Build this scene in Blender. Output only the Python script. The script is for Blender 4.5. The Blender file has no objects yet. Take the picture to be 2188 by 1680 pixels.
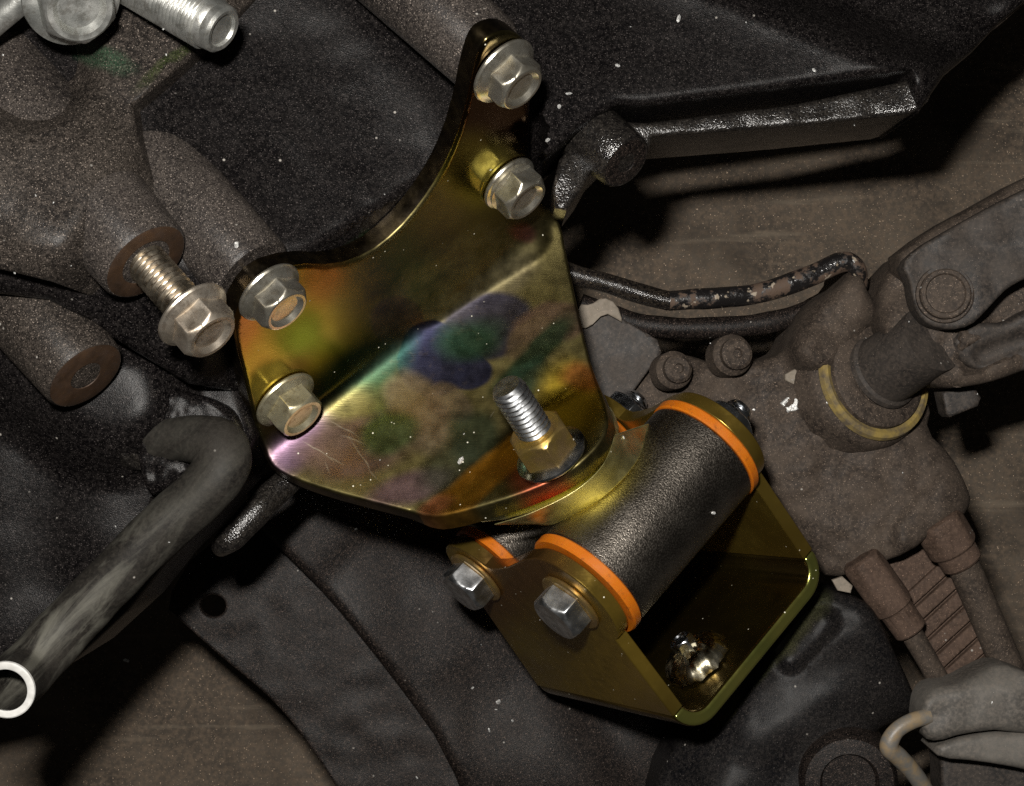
import bpy, bmesh, math, random
import numpy as np
from mathutils import Vector, Matrix, Quaternion, noise
from mathutils.geometry import delaunay_2d_cdt
random.seed(7)
SC = bpy.context.scene
COL = SC.collection
# ------------------------------------------------------------------ units
# modelling unit: 0.122 mm; a plan coordinate (px,py) at height z is turned into a world point
S = 0.000122
DC = 0.50 / S                       # camera height over the z=0 plane
CX, CY = 1094.0, 840.0
# ------------------------------------------------------------------ camera, world, flash, exposure
cam = bpy.data.cameras.new('camera'); cam.sensor_width = 36.0
cam.lens = 36.0 * 0.50 / (2188 * S)
cam.clip_start = 0.01; cam.clip_end = 50
camo = bpy.data.objects.new('camera', cam); COL.objects.link(camo)
camo.location = (0, 0, 0.50); SC.camera = camo
W_ = bpy.data.worlds.new('World'); SC.world = W_; W_.use_nodes = True
bg = W_.node_tree.nodes['Background']
bg.inputs[0].default_value = (1.0, 0.95, 0.86, 1); bg.inputs[1].default_value = 0.016
fl = bpy.data.lights.new('camera_flash', 'AREA'); fl.shape = 'RECTANGLE'
fl.size = 0.030; fl.size_y = 0.016; fl.energy = 3.7; fl.color = (1.0, 0.96, 0.9)
flo = bpy.data.objects.new('camera_flash', fl); COL.objects.link(flo)
flo.location = (-0.030, 0.062, 0.505)
d_ = Vector((0, -0.005, -0.05)) - flo.location
flo.rotation_euler = d_.to_track_quat('-Z', 'Y').to_euler()
SC.view_settings.view_transform = 'Standard'; SC.view_settings.look = 'None'
SC.view_settings.gamma = 1.0; SC.view_settings.exposure = 0.08
SC.view_settings.use_curve_mapping = False
SC.render.engine = 'CYCLES'
SC.cycles.max_bounces = 6; SC.cycles.use_denoising = False
SC.cycles.sample_clamp_indirect = 0.7; SC.cycles.blur_glossy = 0.6

# ------------------------------------------------------------------ node helpers
class NT:
    def __init__(s, name):
        s.m = bpy.data.materials.new(name); s.m.use_nodes = True
        s.t = s.m.node_tree; s.n = s.t.nodes; s.p = s.n['Principled BSDF']
        s.tc = s.n.new('ShaderNodeTexCoord')
    def L(s, a, b): s.t.links.new(a, b)
    def put(s, sock, v):
        if hasattr(v, 'is_output') or isinstance(v, bpy.types.NodeSocket): s.L(v, sock)
        else: sock.default_value = v
    def noise(s, scale, detail=3, rough=.55, vec=None, dist=0.0):
        n = s.n.new('ShaderNodeTexNoise'); n.inputs['Scale'].default_value = scale
        n.inputs['Detail'].default_value = detail; n.inputs['Roughness'].default_value = rough
        n.inputs['Distortion'].default_value = dist
        s.L(vec or s.tc.outputs['Object'], n.inputs['Vector']); return n.outputs['Fac']
    def noisec(s, scale, detail=3, vec=None):
        n = s.n.new('ShaderNodeTexNoise'); n.inputs['Scale'].default_value = scale
        n.inputs['Detail'].default_value = detail
        s.L(vec or s.tc.outputs['Object'], n.inputs['Vector']); return n.outputs['Color']
    def vor(s, scale, vec=None):
        n = s.n.new('ShaderNodeTexVoronoi'); n.inputs['Scale'].default_value = scale
        s.L(vec or s.tc.outputs['Object'], n.inputs['Vector']); return n.outputs['Distance']
    def ramp(s, fac, *stops):
        r = s.n.new('ShaderNodeValToRGB'); e = r.color_ramp.elements
        while len(e) < len(stops): e.new(0.5)
        for i, (p, c) in enumerate(stops):
            if not hasattr(c, '__len__'): c = (c, c, c)
            e[i].position = p; e[i].color = (*c, 1)
        s.L(fac, r.inputs[0]); return r.outputs[0]
    def mix(s, fac, a, b, mode='MIX'):
        m = s.n.new('ShaderNodeMix'); m.data_type = 'RGBA'; m.blend_type = mode
        s.put(m.inputs[0], fac)
        for sock, v in ((m.inputs[6], a), (m.inputs[7], b)):
            if isinstance(v, tuple): sock.default_value = (*v, 1)
            else: s.L(v, sock)
        return m.outputs[2]
    def math(s, op, a, b=0.0):
        m = s.n.new('ShaderNodeMath'); m.operation = op
        s.put(m.inputs[0], a); s.put(m.inputs[1], b); return m.outputs[0]
    def bump(s, h, strength, dist, prev=None):
        b = s.n.new('ShaderNodeBump'); b.inputs['Strength'].default_value = strength
        b.inputs['Distance'].default_value = dist; s.L(h, b.inputs['Height'])
        if prev: s.L(prev, b.inputs['Normal'])
        s.L(b.outputs[0], s.p.inputs['Normal']); return b.outputs[0]
    def stain(s, vec, cx, cy, rx, ry, rot=0.0, soft=.25):
        """1 inside an ellipse given in plan units (UV = plan/1000), 0 outside"""
        a = s.n.new('ShaderNodeVectorMath'); a.operation = 'SUBTRACT'
        s.L(vec, a.inputs[0]); a.inputs[1].default_value = (cx/1000, cy/1000, 0)
        r = s.n.new('ShaderNodeVectorRotate'); r.rotation_type = 'Z_AXIS'
        s.L(a.outputs[0], r.inputs['Vector']); r.inputs['Angle'].default_value = math.radians(rot)
        d = s.n.new('ShaderNodeVectorMath'); d.operation = 'MULTIPLY'
        s.L(r.outputs[0], d.inputs[0]); d.inputs[1].default_value = (1000/rx, 1000/ry, 0)
        l = s.n.new('ShaderNodeVectorMath'); l.operation = 'LENGTH'; s.L(d.outputs[0], l.inputs[0])
        return s.ramp(l.outputs['Value'], (max(0, (1-soft)*.5), 1.0), (min(1, (1+soft)*.5), 0.0)) if False else s._fall(l.outputs['Value'], soft)
    def _fall(s, v, soft):
        m = s.n.new('ShaderNodeMapRange'); m.interpolation_type = 'SMOOTHSTEP'
        s.L(v, m.inputs[0]); m.inputs[1].default_value = 1-soft; m.inputs[2].default_value = 1+soft
        m.inputs[3].default_value = 1; m.inputs[4].default_value = 0; return m.outputs[0]
    def uvw(s, amount, scale=4):
        """plan UV warped by noise"""
        uv = s.tc.outputs['UV']
        c = s.noisec(scale, 3, uv)
        a = s.n.new('ShaderNodeVectorMath'); a.operation = 'SUBTRACT'; s.L(c, a.inputs[0]); a.inputs[1].default_value = (.5, .5, .5)
        b = s.n.new('ShaderNodeVectorMath'); b.operation = 'SCALE'; s.L(a.outputs[0], b.inputs[0]); b.inputs['Scale'].default_value = amount
        d = s.n.new('ShaderNodeVectorMath'); d.operation = 'ADD'; s.L(uv, d.inputs[0]); s.L(b.outputs[0], d.inputs[1])
        return d.outputs[0]
    def set(s, **k):
        for key, v in k.items():
            sock = s.p.inputs[{'color': 'Base Color', 'rough': 'Roughness', 'metal': 'Metallic', 'spec': 'Specular IOR Level', 'coat': 'Coat Weight', 'coatr': 'Coat Roughness'}[key]]
            if isinstance(v, tuple): sock.default_value = (*v, 1)
            else: s.put(sock, v)
        return s

M = {}
def paint(name, dark, light, dustc, dust=.70, grain=1500, bstr=.5, rough=(.29, .37), spec=.15, big=55, green=None, flakes=True, pit=.75, gr_=.75, gmul=2.3):
    """cast or painted surface with grime, dust and a fine grain that sparkles"""
    n = NT(name)
    a = n.noise(big, 4, .6); b = n.noise(grain*.6, 3, .6); g = n.noise(grain*1.7, 2, .6)
    c = n.mix(n.ramp(a, (.35, 0.), (.68, 1.)), dark, light)
    c = n.mix(n.math('MULTIPLY', n.ramp(b, (.42, 0.), (.66, 1.)), .75), c, dustc)
    c = n.mix(n.ramp(g, (.40, pit), (.54, 0.)), c, tuple(x*.25 for x in dark))
    sp = n.noise(grain*2.0, 1, .5)
    spk = n.ramp(sp, (dust, 0.), (min(.99, dust+.05), 1.))
    c = n.mix(n.math('MULTIPLY', spk, .75), c, tuple(min(1, x*4.2) for x in dustc))
    if flakes:
        v = n.vor(grain*.2); m = n.noise(grain*.09, 2)
        fk = n.math('MULTIPLY', n.ramp(v, (.07, 1.), (.12, 0.)), n.ramp(m, (.60, 0.), (.66, 1.)))
        c = n.mix(fk, c, (.32, .30, .27))
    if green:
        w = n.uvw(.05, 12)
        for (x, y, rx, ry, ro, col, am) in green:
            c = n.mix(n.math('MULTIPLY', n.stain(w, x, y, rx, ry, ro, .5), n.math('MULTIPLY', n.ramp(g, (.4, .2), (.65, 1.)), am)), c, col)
    n.set(color=c, rough=n.ramp(a, (.3, rough[0]), (.7, rough[1])), spec=spec)
    g2 = n.noise(grain*gmul, 2, .6)
    bb = n.bump(g2, min(1, bstr*gr_), .00022)
    n.bump(n.noise(grain*.12, 2), bstr*.05, .0006, bb)
    M[name] = n.m
    return n
GRN = (.03, .10, .03)
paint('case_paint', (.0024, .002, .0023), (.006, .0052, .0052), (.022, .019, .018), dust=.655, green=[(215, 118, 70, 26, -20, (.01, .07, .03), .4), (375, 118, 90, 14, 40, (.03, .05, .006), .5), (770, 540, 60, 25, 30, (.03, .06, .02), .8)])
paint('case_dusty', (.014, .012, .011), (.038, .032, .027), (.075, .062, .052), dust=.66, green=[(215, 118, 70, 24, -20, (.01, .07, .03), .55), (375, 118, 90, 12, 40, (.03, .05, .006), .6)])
paint('boss_dusty', (.022, .019, .018), (.055, .047, .042), (.085, .072, .062), dust=.66)
paint('case_wet', (.008, .007, .007), (.016, .014, .012), (.04, .035, .03), bstr=1.0, rough=(.14, .28), spec=.7, grain=1250, gmul=1.5, gr_=1.2)
paint('subframe_paint', (.0045, .0038, .0038), (.012, .0095, .0085), (.038, .028, .023), dust=.655, bstr=.7, rough=(.36, .55), spec=.2, big=70)
paint('arm_paint', (.006, .006, .007), (.016, .0145, .014), (.03, .026, .024), bstr=.4, rough=(.34, .5), spec=.11, big=60,
      green=[(1640, 1400, 190, 26, 47, (.05, .06, .015), .6), (1560, 1500, 60, 16, 60, (.10, .10, .02), .8), (1690, 1360, 110, 22, 47, (.06, .055, .03), .6)])  # bracket's gold-green reflection painted into the arm colour
paint('grime', (.022, .017, .014), (.068, .052, .040), (.088, .066, .050), dust=.68, bstr=.4, rough=(.6, .85), spec=.25, pit=.12, big=80)
paint('grime_dark', (.018, .016, .015), (.048, .040, .034), (.07, .056, .046), dust=.72, bstr=.4, rough=(.5, .75), spec=.3, pit=.12, big=80)
paint('grime_rust', (.045, .029, .021), (.085, .056, .042), (.11, .072, .052), dust=.7, bstr=.45, rough=(.65, .85), spec=.2, pit=.12, big=120)
paint('pale_grime', (.17, .145, .115), (.26, .225, .18), (.24, .20, .16), dust=.75, bstr=.25, rough=(.6, .8), spec=.3, pit=.12, big=90)
paint('connector_grey', (.06, .055, .049), (.14, .13, .115), (.16, .14, .12), dust=.8, bstr=.15, rough=(.5, .7), spec=.35, pit=.12, big=60, flakes=False)
hn = paint('hose_rubber', (.010, .009, .008), (.026, .023, .019), (.034, .03, .025), dust=.8, bstr=.25, rough=(.5, .75), spec=.2, pit=.2, big=70)
vr = hn.n.new('ShaderNodeVectorRotate'); vr.rotation_type = 'Z_AXIS'; hn.L(hn.tc.outputs['UV'], vr.inputs['Vector']); vr.inputs['Angle'].default_value = math.radians(47)
mp = hn.n.new('ShaderNodeMapping'); hn.L(vr.outputs[0], mp.inputs[0]); mp.inputs['Scale'].default_value = (5, 24, 1)
st = hn.noise(1.0, 5, .65, mp.outputs[0], .6)
c0 = hn.p.inputs['Base Color'].links[0].from_socket
lo = hn.stain(hn.uvw(.12, 4), 70, 1360, 330, 210, 45, .6)
hn.set(color=hn.mix(hn.math('MULTIPLY', hn.ramp(st, (.44, 0.), (.62, 1.)), hn.math('ADD', hn.math('MULTIPLY', lo, .5), .10)), c0, (.15, .145, .12)))
paint('pipe_black', (.006, .005, .005), (.014, .012, .012), (.05, .04, .03), bstr=.6, rough=(.15, .3), spec=.8, flakes=False)
gn_ = paint('ground_mat', (.06, .049, .039), (.13, .106, .082), (.15, .112, .08), dust=.70, grain=900, bstr=.35, rough=(.75, .95), spec=.15, pit=.12, big=30, flakes=False)

c0 = gn_.p.inputs['Base Color'].links[0].from_socket
c1 = gn_.mix(gn_.math('MULTIPLY', gn_.ramp(gn_.noise(14, 5, .65), (.50, 0.), (.66, 1.)), .6), c0, (.022, .018, .015))
mp = gn_.n.new('ShaderNodeMapping'); gn_.L(gn_.tc.outputs['Object'], mp.inputs[0]); mp.inputs['Rotation'].default_value = (0, 0, .6); mp.inputs['Scale'].default_value = (14, 160, 1)
c1 = gn_.mix(gn_.math('MULTIPLY', gn_.ramp(gn_.noise(1.0, 4, .6, mp.outputs[0]), (.60, 0.), (.72, 1.)), .5), c1, (.19, .155, .115))
gn_.set(color=c1)
n = NT('pipe_rusty')
a = n.noise(220, 5, .65)
c = n.mix(n.ramp(a, (.5, 0.), (.56, 1.)), (.010, .009, .009), (.075, .045, .028))
c = n.mix(n.ramp(n.noise(330, 3), (.63, 0.), (.67, 1.)), c, (.30, .25, .19))
n.set(color=c, rough=n.ramp(a, (.45, .18), (.56, .8)), spec=.7); n.bump(n.noise(1200, 3), .5, .0003); M['pipe_rusty'] = n.m

def metal(name, c1, c2, rough=(.22, .42), big=140, scr=.12, dirt=None, metal=1.0):
    n = NT(name)
    a = n.noise(big, 4, .6)
    c = n.mix(n.ramp(a, (.35, 0.), (.65, 1.)), c1, c2)
    if dirt: c = n.mix(n.math('MULTIPLY', n.ramp(n.noise(big*3.1, 4, .7), (.5, 0.), (.62, 1.)), dirt[1]), c, dirt[0])
    n.set(color=c, rough=n.ramp(n.noise(big*2.2, 3), (.3, rough[0]), (.7, rough[1])), metal=metal)
    n.bump(n.noise(2600, 3, .6), scr, .00012); M[name] = n.m
    return n
metal('zinc_dull', (.60, .56, .46), (.74, .71, .62), (.2, .34), dirt=((.30, .24, .16), .4), metal=.93)
metal('zinc_champagne', (.70, .60, .48), (.82, .74, .63), (.26, .42), dirt=((.20, .13, .08), .4), metal=.92)
metal('zinc_gold', (.66, .60, .40), (.72, .67, .48), (.24, .38), dirt=((.2, .13, .05), .4), metal=.86)
metal('zinc_bright', (.55, .58, .62), (.74, .76, .78), (.13, .26), scr=.06)
metal('zinc_head', (.58, .60, .62), (.78, .79, .80), (.26, .40), scr=.1)
metal('aluminium_pale', (.36, .37, .35), (.58, .58, .55), (.34, .5), scr=.3, metal=.85, dirt=((.12, .10, .07), .4))
metal('thread_steel', (.42, .36, .27), (.55, .48, .38), (.28, .45), dirt=((.12, .08, .05), .5))
metal('nut_gold', (.66, .46, .12), (.50, .34, .16), (.18, .34), scr=.06, metal=.9)
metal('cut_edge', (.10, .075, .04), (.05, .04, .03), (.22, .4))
metal('glint_gold', (.80, .66, .34), (.86, .80, .62), (.10, .26), scr=.2)
metal('rust_face', (.032, .018, .010), (.07, .038, .020), (.5, .7), scr=.5, dirt=((.05, .03, .02), .7), metal=.35)
metal('hole_thread', (.30, .32, .26), (.22, .22, .18), (.25, .4))
# steel sleeve: dark grey steel with oil film and sparkle
n = NT('sleeve_steel')
a = n.noise(2300, 2, .6); b = n.noise(90, 3)
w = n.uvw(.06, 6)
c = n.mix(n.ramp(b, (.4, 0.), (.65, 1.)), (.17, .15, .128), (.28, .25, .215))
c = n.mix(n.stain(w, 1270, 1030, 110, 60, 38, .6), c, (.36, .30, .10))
n.set(color=c, rough=n.ramp(a, (.35, .26), (.65, .44)), metal=1.0); n.bump(a, .42, .0003); M['sleeve_steel'] = n.m
# yellow chromate (iridescent passivation): film colour patches, some reflection and sheen painted in
def chromate(name, patches=(), mt=1.0, polish=(), base=((.13, .108, .042), (.19, .16, .066)), rough=(.25, .36), warp=.09):
    n = NT(name)
    w = n.uvw(warp, 5)
    c = n.mix(n.ramp(n.noise(45, 2, .5), (.35, 0.), (.66, 1.)), *base)
    for (x, y, rx, ry, ro, soft, col, am) in patches:
        c = n.mix(n.math('MULTIPLY', n.stain(w, x, y, rx, ry, ro, soft), am), c, col)
    c = n.mix(n.math('MULTIPLY', n.ramp(n.noise(420, 4, .7), (.56, 0.), (.72, 1.)), .10), c, (.20, .15, .08))
    v = n.vor(330); m = n.noise(120, 2)
    fk = n.math('MULTIPLY', n.ramp(v, (.05, 1.), (.085, 0.)), n.ramp(m, (.53, 0.), (.57, 1.)))
    c = n.mix(fk, c, (.75, .72, .6))
    rr_ = n.ramp(n.noise(260, 3), (.3, rough[0]), (.7, rough[1]))
    for (x, y, rx, ry, ro, soft, val) in polish: rr_ = n.mix(n.stain(w, x, y, rx, ry, ro, soft), rr_, (val, val, val))
    n.set(color=c, rough=n.mix(fk, rr_, (.8, .8, .8)),
          metal=n.math('MULTIPLY', n.math('SUBTRACT', 1.0, fk), mt))
    mp = n.n.new('ShaderNodeMapping'); n.L(n.tc.outputs['Object'], mp.inputs[0]); mp.inputs['Rotation'].default_value = (0, 0, .72); mp.inputs['Scale'].default_value = (260, 2600, 900)
    sc_ = n.noise(1.0, 4, .65, mp.outputs[0])
    bb = n.bump(n.noise(2400, 3, .6), .08, .0001)
    bb = n.bump(sc_, .10, .0002, bb)
    n.bump(n.noise(70, 2), .10, .001, bb)
    M[name] = n.m
BLU, PUR, GRE, PNK, ORA, YEL, OLV = (.026, .027, .052), (.13, .085, .12), (.035, .08, .035), (.17, .115, .085), (.50, .22, .04), (.62, .50, .06), (.26, .22, .08)
chromate('chromate_main', [
    (640, 720, 150, 130, 40, .6, (.46, .36, .05), .9), (515, 715, 40, 70, 0, .6, (.60, .26, .06), .8),
    (690, 600, 50, 45, 0, .7, (.46, .17, .04), .75), (560, 800, 45, 60, 0, .5, (.62, .48, .06), .8), (670, 720, 55, 35, 0, .6, (.66, .60, .12), .6),
    (1030, 240, 140, 130, 0, .5, (.13, .06, .025), .85), (1020, 360, 80, 70, 0, .6, (.60, .52, .07), .7),  # yellow patch paints the bolt's reflection into the arm colour
    (850, 590, 120, 90, 40, .6, (.13, .11, .05), .8),
    (985, 585, 200, 62, 33, .35, (.34, .30, .14), .95), (1100, 480, 80, 60, 35, .5, (.16, .13, .06), .8), (1120, 500, 26, 18, 0, .5, (.40, .14, .12), .7),  # long olive patch: flash sheen on the bend put into the colour
    (850, 690, 55, 62, 0, .10, (.22, .17, .10), .95), (1060, 600, 90, 40, 30, .4, (.12, .10, .06), .7),
    (925, 768, 80, 82, 15, .06, BLU, .97), (1040, 690, 95, 66, 15, .14, (.032, .03, .05), .9), (950, 770, 100, 55, -15, .06, BLU, .97),
    (1000, 720, 60, 38, 20, .5, (.025, .06, .03), .8),
    (770, 800, 130, 60, 38, .35, (.02, .06, .045), .9), (800, 870, 90, 60, 30, .6, (.045, .075, .025), .7), (740, 880, 70, 40, 30, .5, (.17, .14, .05), .8),
    (890, 880, 62, 90, 25, .2, (.16, .125, .08), .8), (960, 860, 50, 40, -30, .2, (.16, .12, .075), .75),
    (1170, 690, 85, 42, 10, .2, (.18, .115, .08), .85), (1130, 720, 60, 40, 30, .2, (.15, .105, .06), .75), (1140, 750, 115, 24, 42, .35, (.02, .045, .022), .85), (1120, 810, 60, 40, 40, .3, (.03, .06, .035), .8),
    (640, 950, 85, 45, 38, .4, (.10, .062, .095), .95), (760, 960, 120, 60, 15, .3, (.11, .07, .055), .9), (830, 930, 60, 40, 20, .3, (.06, .09, .03), .8), (880, 1040, 90, 34, 20, .4, (.14, .085, .10), .8),
    (1010, 930, 60, 60, 0, .3, (.03, .045, .025), .8), (960, 1000, 70, 50, 30, .4, (.04, .05, .03), .7),
    (1060, 1000, 170, 38, 38, .25, (.52, .25, .03), .95), (1220, 850, 60, 75, 20, .5, (.58, .40, .04), .95), (1150, 1030, 50, 40, 0, .5, (.42, .09, .05), .75), (1240, 800, 40, 30, 0, .5, (.45, .15, .04), .8),
    (940, 1080, 40, 20, 30, .5, (.65, .25, .12), .8)] + [(x, y, l, 1.3, a, .7, (.45, .40, .30), .3) for x, y, l, a in ((742, 925, 26, -35), (768, 968, 24, -52), (785, 990, 12, -60), (722, 985, 16, -25), (700, 1000, 12, -70), (800, 1012, 14, -48), (756, 945, 20, -20), (860, 600, 10, 50), (1050, 880, 9, 60), (690, 965, 30, -40))], rough=(.32, .45), warp=.07, polish=[(1060, 270, 130, 190, 0, .25, .11), (600, 720, 150, 190, 30, .3, .15), (1170, 930, 130, 70, 38, .3, .15)])
chromate('chromate_u', [(1330, 1400, 260, 90, 55, .6, (.46, .31, .05), .9), (1100, 1230, 150, 90, 40, .6, (.22, .11, .04), .85),
                        (1600, 1400, 220, 40, 48, .5, (.10, .16, .05), .6)], base=((.25, .165, .03), (.33, .23, .045)), rough=(.20, .36), mt=.86)
chromate('chromate_floor', [], base=((.19, .13, .035), (.30, .22, .05)), rough=(.14, .24), mt=.975)
chromate('rim_gold', [], base=((.20, .24, .06), (.40, .36, .09)), rough=(.16, .28), mt=.88)
chromate('chromate_bright', [], base=((.78, .72, .30), (.88, .82, .44)), rough=(.30, .46))

n = NT('urethane_orange')
a = n.noise(150, 3)
oc = n.mix(a, (.44, .10, .003), (.56, .16, .008))
oc = n.mix(n.math('MULTIPLY', n.ramp(n.noise(420, 4, .7), (.56, 0.), (.70, 1.)), .7), oc, (.20, .06, .01))
n.set(color=oc, rough=n.ramp(n.noise(200, 2), (.3, .3), (.7, .55)), spec=.5)
n.p.inputs['Subsurface Weight'].default_value = .15; n.p.inputs['Subsurface Radius'].default_value = (.004, .0015, .0005)
n.bump(n.noise(700, 3), .12, .0003); M['urethane_orange'] = n.m
n = NT('white_rim'); n.set(color=n.mix(n.noise(500, 3), (.45, .44, .41), (.84, .84, .82)), rough=.5); n.bump(n.noise(900, 2), .3, .0003); M['white_rim'] = n.m
n = NT('seal_yellow'); a = n.noise(240, 4, .65)
n.set(color=n.mix(n.ramp(a, (.38, 0.), (.66, 1.)), (.26, .19, .06), (.10, .08, .055)), rough=.38); n.bump(n.noise(900, 2), .3, .0003); M['seal_yellow'] = n.m
n = NT('rubber_black'); n.set(color=n.mix(n.noise(200, 3), (.012, .011, .010), (.03, .027, .024)), rough=.5); n.bump(n.noise(1500, 2), .3, .0003); M['rubber_black'] = n.m
n = NT('chip_silver'); n.set(color=(.70, .70, .68), rough=.4, metal=.5); n.bump(n.noise(1500, 3), .8, .0006); M['chip_silver'] = n.m
n = NT('hose_tan'); n.set(color=n.mix(n.ramp(n.noise(260, 3), (.4, 0.), (.6, 1.)), (.15, .14, .125), (.24, .18, .11)), rough=.45); n.bump(n.noise(900, 2), .2, .0003); M['hose_tan'] = n.m

# ------------------------------------------------------------------ geometry helpers (all in modelling units)
def Wp(px, py, z):
    k = (DC - z) / DC
    return Vector(((px - CX) * k, (CY - py) * k, z))
def ray_on(px, py, f):
    z = 0.0
    for _ in range(40):
        p = Wp(px, py, z); z = f(p.x, p.y)
    return Wp(px, py, z)
def thing(name, label, cat, loc, group=None, rot=None):
    o = bpy.data.objects.new(name, None); COL.objects.link(o); o.empty_display_size = .005
    o.location = Vector(loc) * S
    if rot is not None: o.rotation_mode = 'QUATERNION'; o.rotation_quaternion = rot
    o['label'] = label; o['category'] = cat
    if group: o['group'] = group
    return o
def tag(o, label, cat, group=None):
    o['label'] = label; o['category'] = cat
    if group: o['group'] = group
    return o
def worldloc(o):
    l = Vector((0, 0, 0))
    while o: l = l + o.location; o = o.parent
    return l
def make(name, verts, faces, mat, parent=None, uvs=None, smooth=40, bevel=0, local=False, sub=0):
    """verts in modelling units, world space unless local"""
    if parent is None and not local:
        c = sum((Vector(v) for v in verts), Vector()) / len(verts)
    else: c = Vector((0, 0, 0))
    off = worldloc(parent) if (parent and not local) else c * S
    me = bpy.data.meshes.new(name)
    me.from_pydata([Vector(v) * S - off for v in verts], [], faces)
    if uvs is None:
        uvs = []
        for v in verts:
            k = DC / max(1, DC - v[2]); uvs.append(((v[0]*k + CX) / 1000, (CY - v[1]*k) / 1000))
    ul = me.uv_layers.new(name='plan')
    idx = np.zeros(len(me.loops), dtype=np.int32); me.loops.foreach_get('vertex_index', idx)
    ul.data.foreach_set('uv', np.array(uvs, dtype=np.float32)[idx].ravel())
    bm = bmesh.new(); bm.from_mesh(me); bmesh.ops.recalc_face_normals(bm, faces=bm.faces); bm.to_mesh(me); bm.free()
    me.polygons.foreach_set('use_smooth', [True] * len(me.polygons))
    if smooth < 180: me.set_sharp_from_angle(angle=math.radians(smooth))
    me.materials.append(M[mat])
    o = bpy.data.objects.new(name, me); COL.objects.link(o)
    if parent: o.parent = parent
    elif not local: o.location = off
    if bevel:
        b = o.modifiers.new('bevel', 'BEVEL'); b.width = bevel * S; b.segments = 2; b.limit_method = 'ANGLE'
        b.angle_limit = math.radians(50); b.harden_normals = False
    return o
def smooth_poly(pts, it=2, keep=()):
    for _ in range(it):
        out = []
        for i in range(len(pts)):
            a, b = pts[i], pts[(i+1) % len(pts)]
            out += [(a[0]*.75+b[0]*.25, a[1]*.75+b[1]*.25), (a[0]*.25+b[0]*.75, a[1]*.25+b[1]*.75)]
        pts = out
    return pts
def resample(pts, step):
    out = []
    for i in range(len(pts)):
        a, b = pts[i], pts[(i+1) % len(pts)]
        d = math.hypot(b[0]-a[0], b[1]-a[1]); n = max(1, int(round(d/step)))
        for k in range(n): out.append((a[0]+(b[0]-a[0])*k/n, a[1]+(b[1]-a[1])*k/n))
    return out
def inside(P, poly):
    x, y = P[:, 0], P[:, 1]; r = np.zeros(len(P), bool)
    q = np.array(poly); j = len(q)-1
    for i in range(len(q)):
        xi, yi, xj, yj = q[i, 0], q[i, 1], q[j, 0], q[j, 1]
        c = ((yi > y) != (yj > y)) & (x < (xj-xi)*(y-yi)/((yj-yi) if yj != yi else 1e-9)+xi)
        r ^= c; j = i
    return r
def bdist(P, poly):
    q = np.array(poly); d = np.full(len(P), 1e9)
    for i in range(len(q)):
        a, b = q[i], q[(i+1) % len(q)]; ab = b-a; L = (ab**2).sum()+1e-9
        t = np.clip(((P-a)@ab)/L, 0, 1); d = np.minimum(d, np.hypot(*(P-a-t[:, None]*ab).T))
    return d
def mesh2d(outline, res, rnd=0, holes=()):
    """triangulated plan of an outline with inner points and edge rings"""
    loops = [resample(outline, res)] + [resample(h, max(4, res*.5)) for h in holes]
    alll = [p for l in loops for p in l]; edges = []; k = 0
    for l in loops:
        edges += [(k+i, k+(i+1) % len(l)) for i in range(len(l))]; k += len(l)
    q = np.array(outline); lo, hi = q.min(0), q.max(0)
    gx, gy = np.meshgrid(np.arange(float(lo[0]), float(hi[0]), float(res)), np.arange(float(lo[1]), float(hi[1]), res*.87))
    gx[1::2] += res*.5
    G = np.stack([gx.ravel(), gy.ravel()], 1); G = G + (np.random.RandomState(3).rand(*G.shape)-.5)*res*.3
    def D(P):
        d = bdist(P, outline)
        for h in holes: d = np.minimum(d, bdist(P, h))
        return d
    def IN(P):
        r = inside(P, outline)
        for h in holes: r &= ~inside(P, h)
        return r
    G = G[IN(G)]; dg = D(G); G = G[dg > (max(rnd*1.1, res*.45))]
    R = []
    if rnd:
        for l in loops:
            for i in range(len(l)):
                a, b, c = np.array(l[i-1]), np.array(l[i]), np.array(l[(i+1) % len(l)])
                t = c-a; nn = np.array((-t[1], t[0]))/(np.hypot(*t)+1e-9)
                for f in (.12, .35, .68, 1.0):
                    R += [b+nn*rnd*f, b-nn*rnd*f]
        R = np.array(R); R = R[IN(R)]; dr = D(R)
        fr = np.tile([1], len(R)); ok = np.zeros(len(R), bool)
        for f in (.12, .35, .68, 1.0): ok |= np.abs(dr-rnd*f) < rnd*.03
        R = R[ok]
    P = np.array(alll) if not len(R) else np.vstack([np.array(alll), R])
    P = np.vstack([P, G]) if len(G) else P
    vs, es, fs, ov, oe, of = delaunay_2d_cdt([Vector(p) for p in P], edges, [], 0, 1e-4)
    V = np.array([tuple(v) for v in vs]); F = np.array([f for f in fs if len(f) == 3])
    cen = V[F].mean(1); F = F[IN(cen)]
    back = {}
    for i, o in enumerate(ov):
        for k in o: back.setdefault(k, i)
    L2 = []; k = 0
    for l in loops:
        L2.append([back[k+i] for i in range(len(l))]); k += len(l)
    d = D(V)
    for l in L2: d[l] = 0
    return V, F, L2, d
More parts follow.
